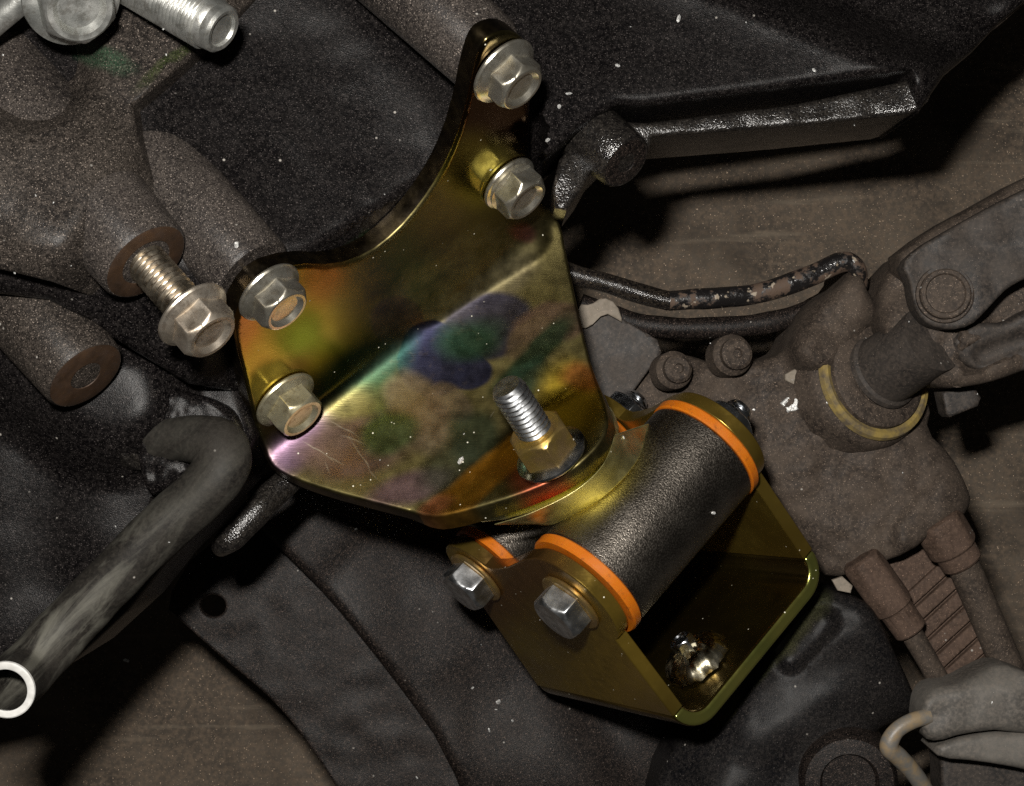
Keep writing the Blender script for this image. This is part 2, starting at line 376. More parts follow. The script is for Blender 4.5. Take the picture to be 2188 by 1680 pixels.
def relief(name, outline, z0, mat, parent=None, h=None, depth=120, rnd=14, res=18, holes=(), wav=.8, smooth=60):
    """solid cast piece: plan outline, rounded upper edge, height function, side walls"""
    V, F, loops, d = mesh2d(outline, res, rnd, holes)
    k = (DC - z0) / DC
    verts = []; uvs = []
    for (x, y), dd in zip(V, d):
        z = z0 + (h(x, y) if h else 0) + wav*noise.noise((x*.02, y*.02, z0*.01))*2
        if dd < rnd: z -= rnd - math.sqrt(max(0, rnd*rnd-(rnd-dd)**2))
        k = (DC-z0-(h(x, y) if h else 0))/DC
        verts.append(((x-CX)*k, (CY-y)*k, z)); uvs.append((x/1000, y/1000))
    faces = [tuple(f) for f in F]
    for l in loops:
        n0 = len(verts)
        for i in l: verts.append((verts[i][0], verts[i][1], verts[i][2]-depth)); uvs.append(uvs[i])
        for i in range(len(l)):
            j = (i+1) % len(l); faces.append((l[i], l[j], n0+j, n0+i))
    return make(name, verts, faces, mat, parent, uvs, smooth=smooth)
def qz(axis): return Vector((0, 0, 1)).rotation_difference(Vector(axis).normalized())
def lathe(name, prof, mat, parent=None, origin=(0, 0, 0), axis=None, seg=64, local=False, hexap=None, closed=False, smooth=35, spin=0.0, bevel=0):
    """rings: (r, z) circles; r may be ('h', apothem, cap) for a hexagon cut by a circle"""
    R = qz(axis).to_matrix() if axis is not None else Matrix.Identity(3)
    o = Vector(origin); verts = []; faces = []
    for (r, z) in prof:
        for i in range(seg):
            t = 2*math.pi*i/seg
            rr = r if not isinstance(r, tuple) else min(r[1]/math.cos(((t+math.pi/6) % (math.pi/3))-math.pi/6), r[2])
            verts.append(o + R @ Vector((rr*math.cos(t+spin), rr*math.sin(t+spin), z)))
    n = len(prof)
    for k in range(n-1 if not closed else n):
        a, b = k*seg, ((k+1) % n)*seg
        for i in range(seg):
            j = (i+1) % seg; faces.append((a+i, a+j, b+j, b+i))
    if not closed:
        for k in (0, n-1):
            r = prof[k][0]; 
            faces.append(tuple(range(k*seg, (k+1)*seg)))
    return make(name, verts, faces, mat, parent, smooth=smooth, local=local, bevel=bevel)
def thread(name, r, dep, pitch, z0, z1, mat, parent=None, local=True, seg=40, origin=None, axis=None, tip=True, caps=True):
    per = 6; n = int((z1-z0)/pitch*per); verts = []; faces = []
    R = qz(axis).to_matrix() if axis is not None else Matrix.Identity(3); o = Vector(origin or (0, 0, 0))
    for k in range(n+1):
        z = z0 + (z1-z0)*k/n
        for i in range(seg):
            t = i/seg; ph = (z/pitch + t) % 1.0
            tri = 1-abs(2*ph-1); rr = r - dep*(1-min(1, tri*1.25))
            if tip:
                e = min(z-z0, 1e9) / (pitch*1.6)
                if e < 1: rr = min(rr, r*(.80+.2*e))
                e = (z1-z) / (pitch*1.3)
                if e < 1: rr = min(rr, r*(.80+.2*e))
            verts.append(o + R @ Vector((rr*math.cos(2*math.pi*t), rr*math.sin(2*math.pi*t), z)))
    for k in range(n):
        for i in range(seg):
            j = (i+1) % seg; faces.append((k*seg+i, k*seg+j, (k+1)*seg+j, (k+1)*seg+i))
    if caps: faces.append(tuple(range(seg))); faces.append(tuple(range(n*seg, (n+1)*seg)))
    return make(name, verts, faces, mat, parent, smooth=28, local=local)
def hexprof(ap, z0, z1, ch, dish=.0, dr=.74):
    cap = ap*1.155; p = [(('h', ap, 9e9), z0)]
    p += [(('h', ap, 9e9), z1-ch)]
    for f in (.25, .5, .75, 1.0): p.append((('h', ap, cap+(ap*.94-cap)*f), z1-ch+ch*f))
    if dish: p += [(ap*(dr+.06), z1), (ap*dr, z1-dish*.35), (ap*dr*.85, z1-dish), (ap*.02, z1-dish*1.05)]
    else: p += [(ap*.3, z1+.3), (ap*.02, z1+.3)]
    return p
def catmull(pts, sub=8):
    pts = [Vector(p) for p in pts]; out = []
    for i in range(len(pts)-1):
        p0 = pts[max(0, i-1)]; p1 = pts[i]; p2 = pts[i+1]; p3 = pts[min(len(pts)-1, i+2)]
        for k in range(sub):
            t = k/sub
            out.append(.5*((2*p1)+(p2-p0)*t+(2*p0-5*p1+4*p2-p3)*t*t+(3*p1-p0-3*p2+p3)*t**3))
    out.append(pts[-1]); return out
def sweep(name, pts, radii, mat, parent=None, seg=28, hollow=0, wob=0.0, flat=1.0, cap=True):
    """tube along a path; hollow = wall thickness at the far end (open end)"""
    C = catmull([Vector((*p[:3],)) for p in pts]); n = len(C)
    rr = np.interp(np.linspace(0, 1, n), np.linspace(0, 1, len(radii)), radii)
    verts = []; faces = []; T0 = None; U = None
    rings = []
    for i in range(n):
        t = (C[min(n-1, i+1)]-C[max(0, i-1)]).normalized()
        if U is None: U = t.orthogonal().normalized()
        else: U = (U - t*U.dot(t)).normalized()
        Vv = t.cross(U); rings.append((C[i], U.copy(), Vv, rr[i], t))
    def ring(c, u, v, r, s=0):
        for k in range(seg):
            a = 2*math.pi*k/seg
            q = c + (u*math.cos(a)+v*math.sin(a))*r
            if wob: q += (q-c).normalized()*wob*noise.noise(q*.015)
            verts.append(q)
    for (c, u, v, r, t) in rings: ring(c, u, v, r)
    m = n
    if hollow:
        for idx in range(0, min(n, 14)):
            c, u, v, r, t = rings[n-1-idx]; ring(c, u, v, r-hollow)
        m = n + min(n, 14)
    for k in range(m-1):
        for i in range(seg):
            j = (i+1) % seg; faces.append((k*seg+i, k*seg+j, (k+1)*seg+j, (k+1)*seg+i))
    if cap: faces.append(tuple(range(seg))); faces.append(tuple(range((m-1)*seg, m*seg)))
    return make(name, verts, faces, mat, parent, smooth=50)
def plate3(name, poly, O, e1, e2, nrm, thick, mat, parent=None, bevel=2.5, res=None):
    """flat plate: outline in (e1,e2) about O, extruded by thick along nrm"""
    O, e1, e2, nrm = Vector(O), Vector(e1), Vector(e2), Vector(nrm); n = len(poly)
    f = [O+e1*a+e2*b for a, b in poly]; verts = f + [p+nrm*thick for p in f]
    faces = [tuple(range(n)), tuple(range(2*n-1, n-1, -1))]
    faces += [(i, (i+1) % n, n+(i+1) % n, n+i) for i in range(n)]
    return make(name, verts, faces, mat, parent, bevel=bevel, smooth=35)
def arc(cx, cy, r, a0, a1, n=14):
    return [(cx+r*math.cos(math.radians(a0+(a1-a0)*i/n)), cy+r*math.sin(math.radians(a0+(a1-a0)*i/n))) for i in range(n+1)]
def seg_d(x, y, a, b):
    dx, dy = b[0]-a[0], b[1]-a[1]; L = dx*dx+dy*dy
    t = ((x-a[0])*dx+(y-a[1])*dy)/L; tt = min(1, max(0, t))
    return math.hypot(x-a[0]-dx*tt, y-a[1]-dy*tt), t
def bulge(x, y, a, b, r, hh):
    d, t = seg_d(x, y, a, b); q = max(0, 1-(d/r)**2); return hh*q*q*(3-2*q) if q > 0 else 0

# main directions
A = Vector((.636, -.66, .4)).normalized()          # bolt axis of the gearbox flange, pointing out
ZR = -100.0
Fi = Vector((.777, .629)); Wi = Vector((.629, -.777))
P0 = Wp(690, 835, ZR)
sF = -(A.x*Fi.x + A.y*Fi.y)/A.z                    # height change along the fold line
s1 = -(A.x*Wi.x + A.y*Wi.y)/A.z
SL2, SL3 = .42, 1.25
Q = Wp(1095, 938, -131); w2 = (Q.x-P0.x)*Wi.x + (Q.y-P0.y)*Wi.y
def smax(a, b, k):
    h = max(k-abs(a-b), 0)/k; return max(a, b)+h*h*h*k/6
def panel(w):
    # slope grows from the bend to SL2 over a broad soft radius
    a, b = 5.0, 135.0
    if w < b: return SL2*((w-a)**2-a*a)/(2*(b-a))
    return SL2*((b-a)**2-a*a)/(2*(b-a)) + SL2*(w-b)
def bracket_z(x, y):
    dx, dy = x-P0.x, y-P0.y; f = dx*Fi.x+dy*Fi.y; w = dx*Wi.x+dy*Wi.y
    z1 = s1*w; z2 = panel(w); z3 = panel(w2) + SL3*(w-w2)
    z = smax(smax(z1, z2, 140), z3, 26)
    # pressed-in bead where the rounded bend meets the arm
    return ZR + sF*f + z + bulge(x, y, (-195, 205), (30, 345), 60, 14)
def flange_plane(x, y):
    dx, dy = x-P0.x, y-P0.y; return ZR + sF*(dx*Fi.x+dy*Fi.y) + s1*(dx*Wi.x+dy*Wi.y)
def foot_plane(x, y):
    dx, dy = x-P0.x, y-P0.y; w = dx*Wi.x+dy*Wi.y; return ZR + sF*(dx*Fi.x+dy*Fi.y) + panel(w2)+SL3*(w-w2)
def ground_z(): return -1640
# ================================================================== GROUND
g = ground_z()
gr = relief('ground', [(-900, -900), (3100, -900), (3100, 2600), (-900, 2600)], g, 'ground_mat', None, h=lambda x, y: 6*noise.noise((x*.006, y*.006, 1)), depth=60, rnd=0, res=60)
gr['kind'] = 'structure'

# ================================================================== GEARBOX CASE
case = thing('gearbox_case', 'black painted cast gearbox case filling the upper left behind the gold bracket', 'gearbox', Wp(600, 300, 0))
def splus(v, k):
    return k*math.log1p(math.exp(max(-40, min(40, v/k)))) if v < 20*k else v
def sstep(v, a, b):
    t = min(1, max(0, (v-a)/(b-a))); return t*t*(3-2*t)
def hz_base(x, y):
    z = 225 - .15*(x-520) + 0.27*(min(y, 520)-300)
    return z - .16*(splus(x-820, 120)-splus(x-1250, 120)) + .14*splus(x-1300, 80)
def hz_main(x, y):
    z = hz_base(x, y)
    z -= bulge(x, y, (560, 200), (760, 420), 260, 22)
    t = ((x-1500)*175-(y+35)*430)/464.0              # beyond the ridge towards the upper right
    z -= 135*sstep(t, -6, 85)*sstep(x, 1380, 1620)
    z += 20*math.exp(-abs(t+25)/60.0)*sstep(x, 1250, 1500)
    z -= 60*math.exp(-(seg_d(x, y, (1960, 260), (2110, 90))[0]/50)**2)
    z -= .55*splus(y-575, 12)*sstep(-x, -470, -380)
    if x < 1160 and y > 60:                          # keep the casting behind the folded plate
        z = min(z, ray_on(x, y, bracket_z).z-95)
    return z
main_out = [(-200, -200), (2330, -200), (2200, -5), (2135, 50), (2080, 110), (2020, 160), (1965, 240), (1950, 148), (1700, 183), (1380, 224), (1320, 222), (1270, 248), (1220, 290), (1160, 345), (1150, 520), (1000, 640), (850, 740), (640, 860), (400, 820), (100, 640), (-200, 600)]
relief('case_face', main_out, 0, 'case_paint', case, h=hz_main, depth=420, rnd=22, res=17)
# raised half of the case on the left with its parting step
def hz_left(x, y):
    z = hz_main(x, y) - 105 + 80 + bulge(x, y, (-160, 160), (150, 430), 220, 56) - 106*sstep(x+y*.6, 430, 640) - bulge(x, y, (-60, 90), (60, 130), 170, 120)
    return z
left_out = [(-200, -200), (600, -200), (545, -5), (432, 104), (283, 226), (292, 285), (312, 345), (345, 430), (384, 505), (372, 575), (300, 655), (235, 648), (110, 602), (0, 575), (-200, 540)]
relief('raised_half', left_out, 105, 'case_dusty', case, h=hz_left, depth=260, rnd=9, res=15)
# bosses along the bolt axis
def boss(face, r0, r1, L, hole=0, facemat='case_dusty', mat='case_paint', ring=True, hd=60):
    prof = [(r1, -L), (r0*1.0+(r1-r0)*.35, -L*.5), (r0, -8), (r0-6, 0)]
    prof += [((hole if hole else .5), 0)] if not hole else [(hole, 0), (hole-3, -4), (hole-4, -hd), (.5, -hd)]
    o = lathe('boss', prof[:4], mat, case, face, A, 56)
    lathe('boss_face', [(r0-6, -.5), (r0-9, 1.5)] + ([(hole, 1.5), (hole-3, -4), (hole-4, -hd), (.5, -hd)] if hole else [(.5, 1.5)]), facemat, o, face, A, 56)
    return o
def setw(o): return o
f1 = Wp(312, 560, 400); f3 = Wp(183, 803, 265)
boss(f1, 94, 140, 560, 54, 'rust_face', 'boss_dusty')
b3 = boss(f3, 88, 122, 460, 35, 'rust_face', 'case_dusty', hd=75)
thread('hole_thread', 31, 5, 10, -70, -1, 'hole_thread', b3, local=False, origin=f3, axis=A, tip=False, caps=False)

# lower-left part of the case
def hz_low(x, y):
    z = bulge(x, y, (-160, 540), (230, 840), 210, 120) + 20*noise.noise((x*.006, y*.006, 4))
    z -= .10*max(0, y-900); z -= .42*max(0, 780-y)*sstep(x, 120, 300)
    return z
low_out = [(-200, 560), (240, 650), (420, 700), (500, 800), (545, 930), (500, 1040), (440, 1110), (400, 1160), (350, 1210), (270, 1310), (150, 1420), (40, 1450), (-200, 1500)]
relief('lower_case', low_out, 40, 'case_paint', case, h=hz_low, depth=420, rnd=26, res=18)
# hose socket: cast collar
sock_out = smooth_poly([(288, 960), (300, 860), (345, 828), (440, 848), (505, 880), (520, 960), (430, 1010), (395, 1015), (350, 1050), (312, 1062)], 2)
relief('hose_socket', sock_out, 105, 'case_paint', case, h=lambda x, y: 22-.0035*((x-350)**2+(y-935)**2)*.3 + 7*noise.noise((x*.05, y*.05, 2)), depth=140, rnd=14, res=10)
lathe('socket_collar', [(74, -70), (73, -14), (66, -6), (64, -12), (60, -10), (58, -2), (50, 0), (47, -30)], 'case_wet', case, Wp(318, 931, 75), Vector((.75, .03, .62)), 48)
sweep('casting_seam', [Wp(255, 870, 92), Wp(300, 822, 96), Wp(370, 798, 96), Wp(450, 806, 84), Wp(520, 820, 60)], [7, 8, 9, 8, 7], 'case_wet', case, wob=4)
sweep('casting_seam', [Wp(330, 1065, 45), Wp(318, 1100, 40), Wp(300, 1150, 32), Wp(262, 1210, 22)], [8, 7, 6, 5], 'case_wet', case, wob=3)
# wet rib under the hose
rib_pts = [Wp(655, 985, -200), Wp(590, 1050, -150), Wp(540, 1100, -110), Wp(492, 1150, -100), Wp(470, 1172, -130)]
sweep('wet_rib', rib_pts, [30, 32, 33, 31, 20], 'case_wet', case, wob=5)
# lower flange ledge on the right, wet cast skin
ledge_out = [(1180, 400), (1195, 340), (1250, 280), (1305, 258), (1380, 262), (1700, 222), (1935, 172), (1975, 150), (2000, 175), (1985, 215), (1962, 236), (1935, 244), (1700, 268), (1395, 292), (1384, 330), (1345, 345), (1300, 330), (1265, 365), (1240, 410), (1210, 450), (1185, 445)]
relief('ledge', ledge_out, -80, 'case_wet', case, h=lambda x, y: hz_base(x, y)-5+2*noise.noise((x*.03, y*.03, 2))+(20*max(0, (min(x, 1960)-1880)/60) if x > 1880 else 0), depth=400, rnd=12, res=10, wav=3)
lb = lathe('ledge_boss', [(76, -230), (68, -60), (64, -8), (58, 0)], 'case_wet', case, Wp(1338, 348, hz_base(1322, 318)-45), Vector((.60, -.58, .55)), 48)
lathe('boss_face', [(59, -.5), (40, 2), (24, 2), (21, -10), (.5, -12)], 'subframe_paint', lb, Wp(1338, 348, hz_base(1322, 318)-45), Vector((.60, -.58, .55)), 48)
# pale strip along the far corner of the case
sweep('edge_strip', [Wp(2240, -60, -230), Wp(2160, 10, -230), Wp(2090, 70, -240), Wp(2050, 125, -260)], [20, 20, 16, 8], 'grime', case, wob=4)

# ================================================================== GOLD BRACKET (folded plate)
# foot normal
gF = Fi*sF + Wi*SL3
N3 = Vector((-gF.x, -gF.y, 1)).normalized()
br_out = [(1030, 100), (1048, 78), (1085, 66), (1118, 80), (1134, 112), (1137, 170), (1134, 230), (1131, 340), (1150, 420), (1178, 452), (1200, 480), (1210, 545), (1226, 620), (1243, 700), (1266, 792),
          (1290, 850), (1300, 900), (1292, 930), (1265, 965), (1225, 1000), (1170, 1030), (1100, 1058), (1020, 1082), (960, 1098), (918, 1104),
          (860, 1090), (790, 1072), (700, 1048), (625, 1022), (588, 1003), (572, 984), (566, 955), (545, 900), (522, 800), (505, 735), (500, 695), (520, 640), (560, 590), (640, 566), (720, 570), (790, 545), (850, 498), (900, 440), (945, 372), (978, 300), (1000, 225), (1015, 150)]
br_s = smooth_poly(br_out, 1)
V, F, loops, dd = mesh2d(br_s, 9, 7)
front = [ray_on(x, y, bracket_z) for x, y in V]
uv = [(x/1000, y/1000) for x, y in V]
def bnorm(p):
    e = 2.0
    gx = (bracket_z(p.x+e, p.y)-bracket_z(p.x-e, p.y))/(2*e); gy = (bracket_z(p.x, p.y+e)-bracket_z(p.x, p.y-e))/(2*e)
    return Vector((-gx, -gy, 1)).normalized()
nr = [bnorm(p) for p in front]
TH = 46
verts = []
for p, nn, d in zip(front, nr, dd):
    drop = 0 if d >= 7 else 7-math.sqrt(max(0, 49-(7-d)**2)); verts.append(p-nn*drop)
nv = len(verts); verts += [p-nn*TH for p, nn in zip(front, nr)]
faces = [tuple(f) for f in F] + [tuple(reversed([i+nv for i in f])) for f in F]
for l in loops:
    for i in range(len(l)):
        j = (i+1) % len(l); faces.append((l[i], l[j], nv+l[j], nv+l[i]))
br_ = None
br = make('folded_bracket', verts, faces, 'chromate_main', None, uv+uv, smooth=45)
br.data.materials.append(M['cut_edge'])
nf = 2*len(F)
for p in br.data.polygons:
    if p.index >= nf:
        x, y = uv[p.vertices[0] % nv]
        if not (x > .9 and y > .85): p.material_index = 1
tag(br, 'large folded gold chromate plate with rainbow stains bolted to the black gearbox case', 'bracket')

# case bosses under the bracket bolts
for (x, y, r0, r1, L) in ((572, 622, 86, 112, 520), (1073, 150, 84, 124, 760), (1085, 388, 80, 90, 300), (606, 852, 80, 110, 240)):
    f = ray_on(x, y, flange_plane) - A*(TH+1)
    lathe('boss', [(r1, -L), (r0+(r1-r0)*.4, -L*.5), (r0, -8), (r0-6, 0), (.5, 0)], 'boss_dusty', case, f, A, 56)

# ================================================================== FLANGE BOLTS
def flange_bolt(name, label, pos, ap, fr, hh, mat, spin, axis=A, fh=15, length=0, dirt='thread_steel', group='hex flange bolts of the gearbox'):
    t = thing(name, label, 'bolt', pos, group, qz(axis))
    hd = lathe('head', hexprof(ap, fh-4, hh, 13, 9), mat, t, local=True, seg=72, spin=spin, smooth=28, bevel=1.6)
    lathe('flange', [(fr-6, 0), (fr-1, 2), (fr, 6), (fr-2, 10), (fr-9, 13), (ap*1.17, fh+5), (ap*.9, fh+10)], mat, t, local=True, seg=72, smooth=40)
    if length:
        thread('threaded_shank', 41, 6.5, 13, -length, 0, dirt, t, local=True)
    return t
def on_flange(x, y): return ray_on(x, y, flange_plane) + A*1.0
flange_bolt('flange_bolt', 'dull silver flange bolt at the top end of the gold arm', on_flange(1072, 148), 50, 75, 66, 'zinc_dull', .25)
flange_bolt('flange_bolt', 'dull silver flange bolt mirrored yellow in the gold arm, second from the top', on_flange(1084, 388), 51, 67, 68, 'zinc_dull', .5)
flange_bolt('flange_bolt', 'tarnished flange bolt at the left corner of the bracket, touching the unscrewed bolt', on_flange(571, 620), 49, 71, 66, 'zinc_dull', .15)
flange_bolt('flange_bolt', 'olive silver flange bolt low on the bracket beside the hose bend', on_flange(606, 850), 51, 74, 68, 'zinc_gold', .75)
flange_bolt('flange_bolt', 'champagne flange bolt half unscrewed from its boss, threads showing', f1 + A*152, 53, 76, 72, 'zinc_champagne', .15, length=220)

# ================================================================== MOUNT: sleeves, urethane bushes, U bracket
T = Vector((.66, .70, -.36)).normalized()
u = Vector((.72, -.68, 0)); u = (u - T*u.dot(T)).normalized()
v = u.cross(T); v = v if v.z > 0 else -v
O = Wp(1383, 1100, -95)
UV2 = (-166, -365)                         # second, smaller sleeve in (u,v)
HL = 196                                   # half length of the sleeve
def pt(a, b, c): return O + T*a + u*b + v*c
def sleeve_unit(label, bu, bv, r, cat, parts_gold=False):
    c = pt(0, bu, bv)
    t = thing('mount_sleeve', label, cat, c, 'bushed sleeves of the mount')
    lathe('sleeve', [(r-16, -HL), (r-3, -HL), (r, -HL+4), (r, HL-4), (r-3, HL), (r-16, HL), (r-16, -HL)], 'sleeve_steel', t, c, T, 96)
    for sg in (-1, 1):
        z0 = sg*HL; z1 = sg*(HL+25)
        lathe('bush_collar', [(r-40, z0+sg*.8), (r, z0+sg*.8), (r+3, z0+sg*4), (r+3, z1-sg*4), (r, z1), (r-40, z1), (r-40, z0+sg*.8)], 'urethane_orange', t, c, T, 80)
    return t
m1 = sleeve_unit('thick dark steel sleeve with orange end collars lying in the gold channel', 0, 0, 137, 'mount')
m2 = sleeve_unit('slim sleeve with orange collar, half hidden under the lower edge of the gold plate', UV2[0], UV2[1], 98, 'mount')
# web plate welded to the thick sleeve, under the foot of the bracket
web_out = smooth_poly([(925, 1112), (1040, 1098), (1150, 1062), (1240, 1015), (1290, 962), (1312, 905), (1300, 860), (1420, 900), (1500, 960), (1440, 1050), (1330, 1140), (1200, 1170), (1100, 1150), (1000, 1132)], 1)
def web_plane(x, y):
    p = foot_plane(x, y); return p
wl = [ray_on(x, y, lambda X, Y: foot_plane(X, Y) - (TH+6)/N3.z) for x, y in smooth_poly([(960, 1090), (1040, 1098), (1150, 1068), (1240, 1022), (1292, 968), (1316, 905), (1300, 855), (1180, 900), (1000, 1050)], 1)]
vs = wl + [p - N3*34 for p in wl]; k = len(wl)
make('web_plate', vs, [tuple(range(k)), tuple(range(2*k-1, k-1, -1))] + [(i, (i+1) % k, k+(i+1) % k, k+i) for i in range(k)], 'chromate_bright', m1, bevel=5, smooth=35)
# gold collar skirt running from the web down onto the sleeve
sk = []
def ray_cyl(px, py, c, r):
    o = Vector((0, 0, DC)); d = (Wp(px, py, -200)-o).normalized(); w = o-c
    d2 = d-T*d.dot(T); w2_ = w-T*w.dot(T); qa = d2.dot(d2); qb = 2*d2.dot(w2_); qc = w2_.dot(w2_)-r*r
    disc = qb*qb-4*qa*qc
    t_ = (-qb-math.sqrt(max(0, disc)))/(2*qa); return o+d*t_
ska = catmull([ray_on(x, y, foot_plane)-N3*(TH*.8) for x, y in ((1040, 1098), (1120, 1072), (1215, 1024), (1275, 968), (1300, 905))], 6)
skb = catmull([ray_cyl(x, y, O, 140) for x, y in ((1150, 1122), (1190, 1118), (1290, 1062), (1362, 985), (1388, 905))], 6)
nn = len(ska); vs = []; fs = []
for i in range(nn):
    for kx in range(5):
        t_ = kx/4; p = ska[i].lerp(skb[i], t_); p.z += -12*math.sin(math.pi*t_); vs.append(p)
for i in range(nn-1):
    for kx in range(4): fs.append((i*5+kx, i*5+kx+1, (i+1)*5+kx+1, (i+1)*5+kx))
vs2 = [p - Vector((0, 0, 26)) for p in vs]; nvv = len(vs)
fs += [tuple(reversed([q+nvv for q in f])) for f in fs]
for i in range(nn-1):
    for q in (0, 4): fs.append((i*5+q, (i+1)*5+q, (i+1)*5+q+nvv, i*5+q+nvv))
for q in range(4):
    for i in (0, nn-1): fs.append((i*5+q, i*5+q+1, i*5+q+1+nvv, i*5+q+nvv))
make('weld_skirt', vs+vs2, fs, 'chromate_bright', m1, bevel=3, smooth=45)

ub = thing('channel_bracket', 'gold chromate channel bracket with eared walls holding the two bushed sleeves', 'bracket', O)
E = Vector((-.3115, -.9502)); Mn = Vector((-.9502, .3115)); B0 = Vector((392, -128))   # floor line in (u,v)
def uv_of(e, m): return B0 + E*e + Mn*m
WT = 34
WI = HL + 30
def em(p): q = Vector(p)-B0; return q.dot(E), q.dot(Mn)
ear2 = arc(0, 0, 104, 20, 140); 
e1c = UV2
wallp = []
wallp += arc(0, 0, 126, 2, 165, 20)
wallp += [(-132, -20), (-136, -80), (-140, -150), (-150, -210), (-160, -250)]
wallp += arc(e1c[0], e1c[1], 98, 95, 250, 16)
CR = 46
a_ = uv_of(640, CR); b_ = uv_of(0, CR)
wallp += [tuple(a_), tuple(b_)]
for sg, nm in ((-1, 'channel_wall'), (1, 'channel_wall')):
    plate3(nm, wallp, O + T*(sg*WI), u, v, T*sg, WT, 'chromate_u', ub, bevel=3)
# floor sheet with both rolled corners
prof = []
for i in range(9):
    a = math.radians(180+90*i/8); prof.append((-WI+CR*(1+math.cos(a)), CR*(1+math.sin(a))))
prof_in = prof + [(-x, y) for x, y in reversed(prof)]
prof = []
for i in range(9):
    a = math.radians(180+90*i/8); prof.append((-WI+CR+(CR+WT)*math.cos(a), CR+(CR+WT)*math.sin(a)))
prof_out = prof + [(-x, y) for x, y in reversed(prof)]
vs = []; npf = len(prof_in)
for e in (0, 640):
    for pr in (prof_in, prof_out):
        for (x, m) in pr:
            q = uv_of(e, m); vs.append(pt(x, q.x, q.y))
fs = []
for i in range(npf-1):
    fs += [(i, i+1, npf+i+1, npf+i), (2*npf+i, 2*npf+i+1, 3*npf+i+1, 3*npf+i), (i, i+1, 2*npf+i+1, 2*npf+i), (npf+i, npf+i+1, 3*npf+i+1, 3*npf+i)]
for i in (0, npf-1): fs.append((i, npf+i, 3*npf+i, 2*npf+i))
cf = make('channel_floor', vs, fs, 'chromate_floor', ub, bevel=9, smooth=35); cf.modifiers[0].segments = 4
cf.data.materials.append(M['rim_gold'])
ecap = pt(0, *uv_of(0, 0))/1.0
for p in cf.data.polygons:
    c_ = Vector(p.center) + O*S
    q_ = (c_/S - pt(0, B0.x, B0.y)); e_ = q_.dot(u)*E.x + q_.dot(v)*E.y
    if abs(e_) < 8: p.material_index = 1

# bright fastener at the channel bottom, its crumpled cap shaped for the flash glint
fp = uv_of(150, 4); fo = pt(-75, fp.x, fp.y); fax = (u*Mn.x + v*Mn.y).normalized()
t = thing('channel_screw', 'glinting gold screw head under a crumpled cap shaped for its glint inside the dark channel', 'screw', fo, None, qz(fax))
lathe('head', hexprof(26, 30, 78, 8, 6), 'zinc_bright', t, local=True, seg=48, smooth=28, bevel=1.5)
random.seed(11)
vs = []; fs = []; sgm = 56
for k, (r, z) in enumerate(((74, 0), (70, 20), (56, 38), (34, 50), (8, 54))):
    for i in range(sgm):
        a = 2*math.pi*i/sgm; rr = 1.1*r*(1+random.uniform(-.07, .07)); vs.append(Vector((rr*math.cos(a), rr*math.sin(a), max(0.5, z+random.uniform(-5, 5)))))
for k in range(4):
    for i in range(sgm):
        j = (i+1) % sgm; fs.append((k*sgm+i, k*sgm+j, (k+1)*sgm+j, (k+1)*sgm+i))
make('glint_cap', vs, fs, 'glint_gold', t, local=True, smooth=70)

# through bolts: hex heads outside the left wall, nuts outside the right wall
def hexbolt(label, bu, bv, ap, spin, mat):
    p = pt(-(WI+WT+1), bu, bv)
    t = thing('through_bolt', label, 'bolt', p, 'bolts through the mount sleeves', qz(-T))
    lathe('washer', [(ap*1.32, 0), (ap*1.36, 3), (ap*1.36, 8), (ap*1.3, 11), (.5, 11)], 'nut_gold', t, local=True, seg=56)
    lathe('head', hexprof(ap, 11, 62, 13, 0), mat, t, local=True, seg=72, spin=spin, smooth=28, bevel=1.6)
    lathe('shank', [(ap*.55, -(2*WI+WT+20)), (ap*.55, 2)], 'zinc_bright', t, local=True, seg=32)
    p2 = pt(WI+WT+1, bu, bv)
    return p2
pn2 = hexbolt('bright zinc hex bolt head below the thick sleeve, right of the pair', 0, 0, 56, .30, 'zinc_head')
pn1 = hexbolt('bright zinc hex bolt head at the lower left ear of the gold channel', UV2[0], UV2[1], 54, .1, 'zinc_head')
for p, lb in ((pn2, 'bright zinc nut behind the upper orange collar of the thick sleeve'), (pn1, 'bright zinc nut peeking out right of the gold plate edge')):
    t = thing('lock_nut', lb, 'nut', p, 'nuts on the through bolts', qz(T))
    lathe('washer', [(72, 0), (74, 4), (74, 9), (70, 12), (.5, 12)], 'zinc_bright', t, local=True, seg=56)
    lathe('nut_body', hexprof(54, 12, 50, 10, 0), 'zinc_bright', t, local=True, seg=72, spin=.3, smooth=28, bevel=1.6)
    thread('bolt_end', 33, 5, 11, 40, 82, 'zinc_bright', t, local=True)

# stud and flange nut on the foot of the bracket
ns = ray_on(1180, 975, foot_plane)
AX = Vector((-.50, .70, .50)).normalized(); AX = (AX*.6 + N3*.4).normalized()
t = thing('flange_nut', 'gold flange nut clamping the bright stud on the orange foot of the bracket', 'nut', ns + N3*1, None, qz(AX))
lathe('flange', [(78, 0), (80, 4), (79, 9), (70, 14), (56, 20), (30, 24)], 'zinc_bright', t, local=True, seg=64)
lathe('nut_body', hexprof(58, 16, 80, 11, 0), 'nut_gold', t, local=True, seg=72, spin=.55, smooth=28, bevel=1.6)
t = thing('threaded_stud', 'bright zinc threaded stud rising out of the gold flange nut', 'stud', ns, None, qz(AX))
thread('thread', 38, 6, 12.5, -60, 212, 'zinc_head', t, local=True)

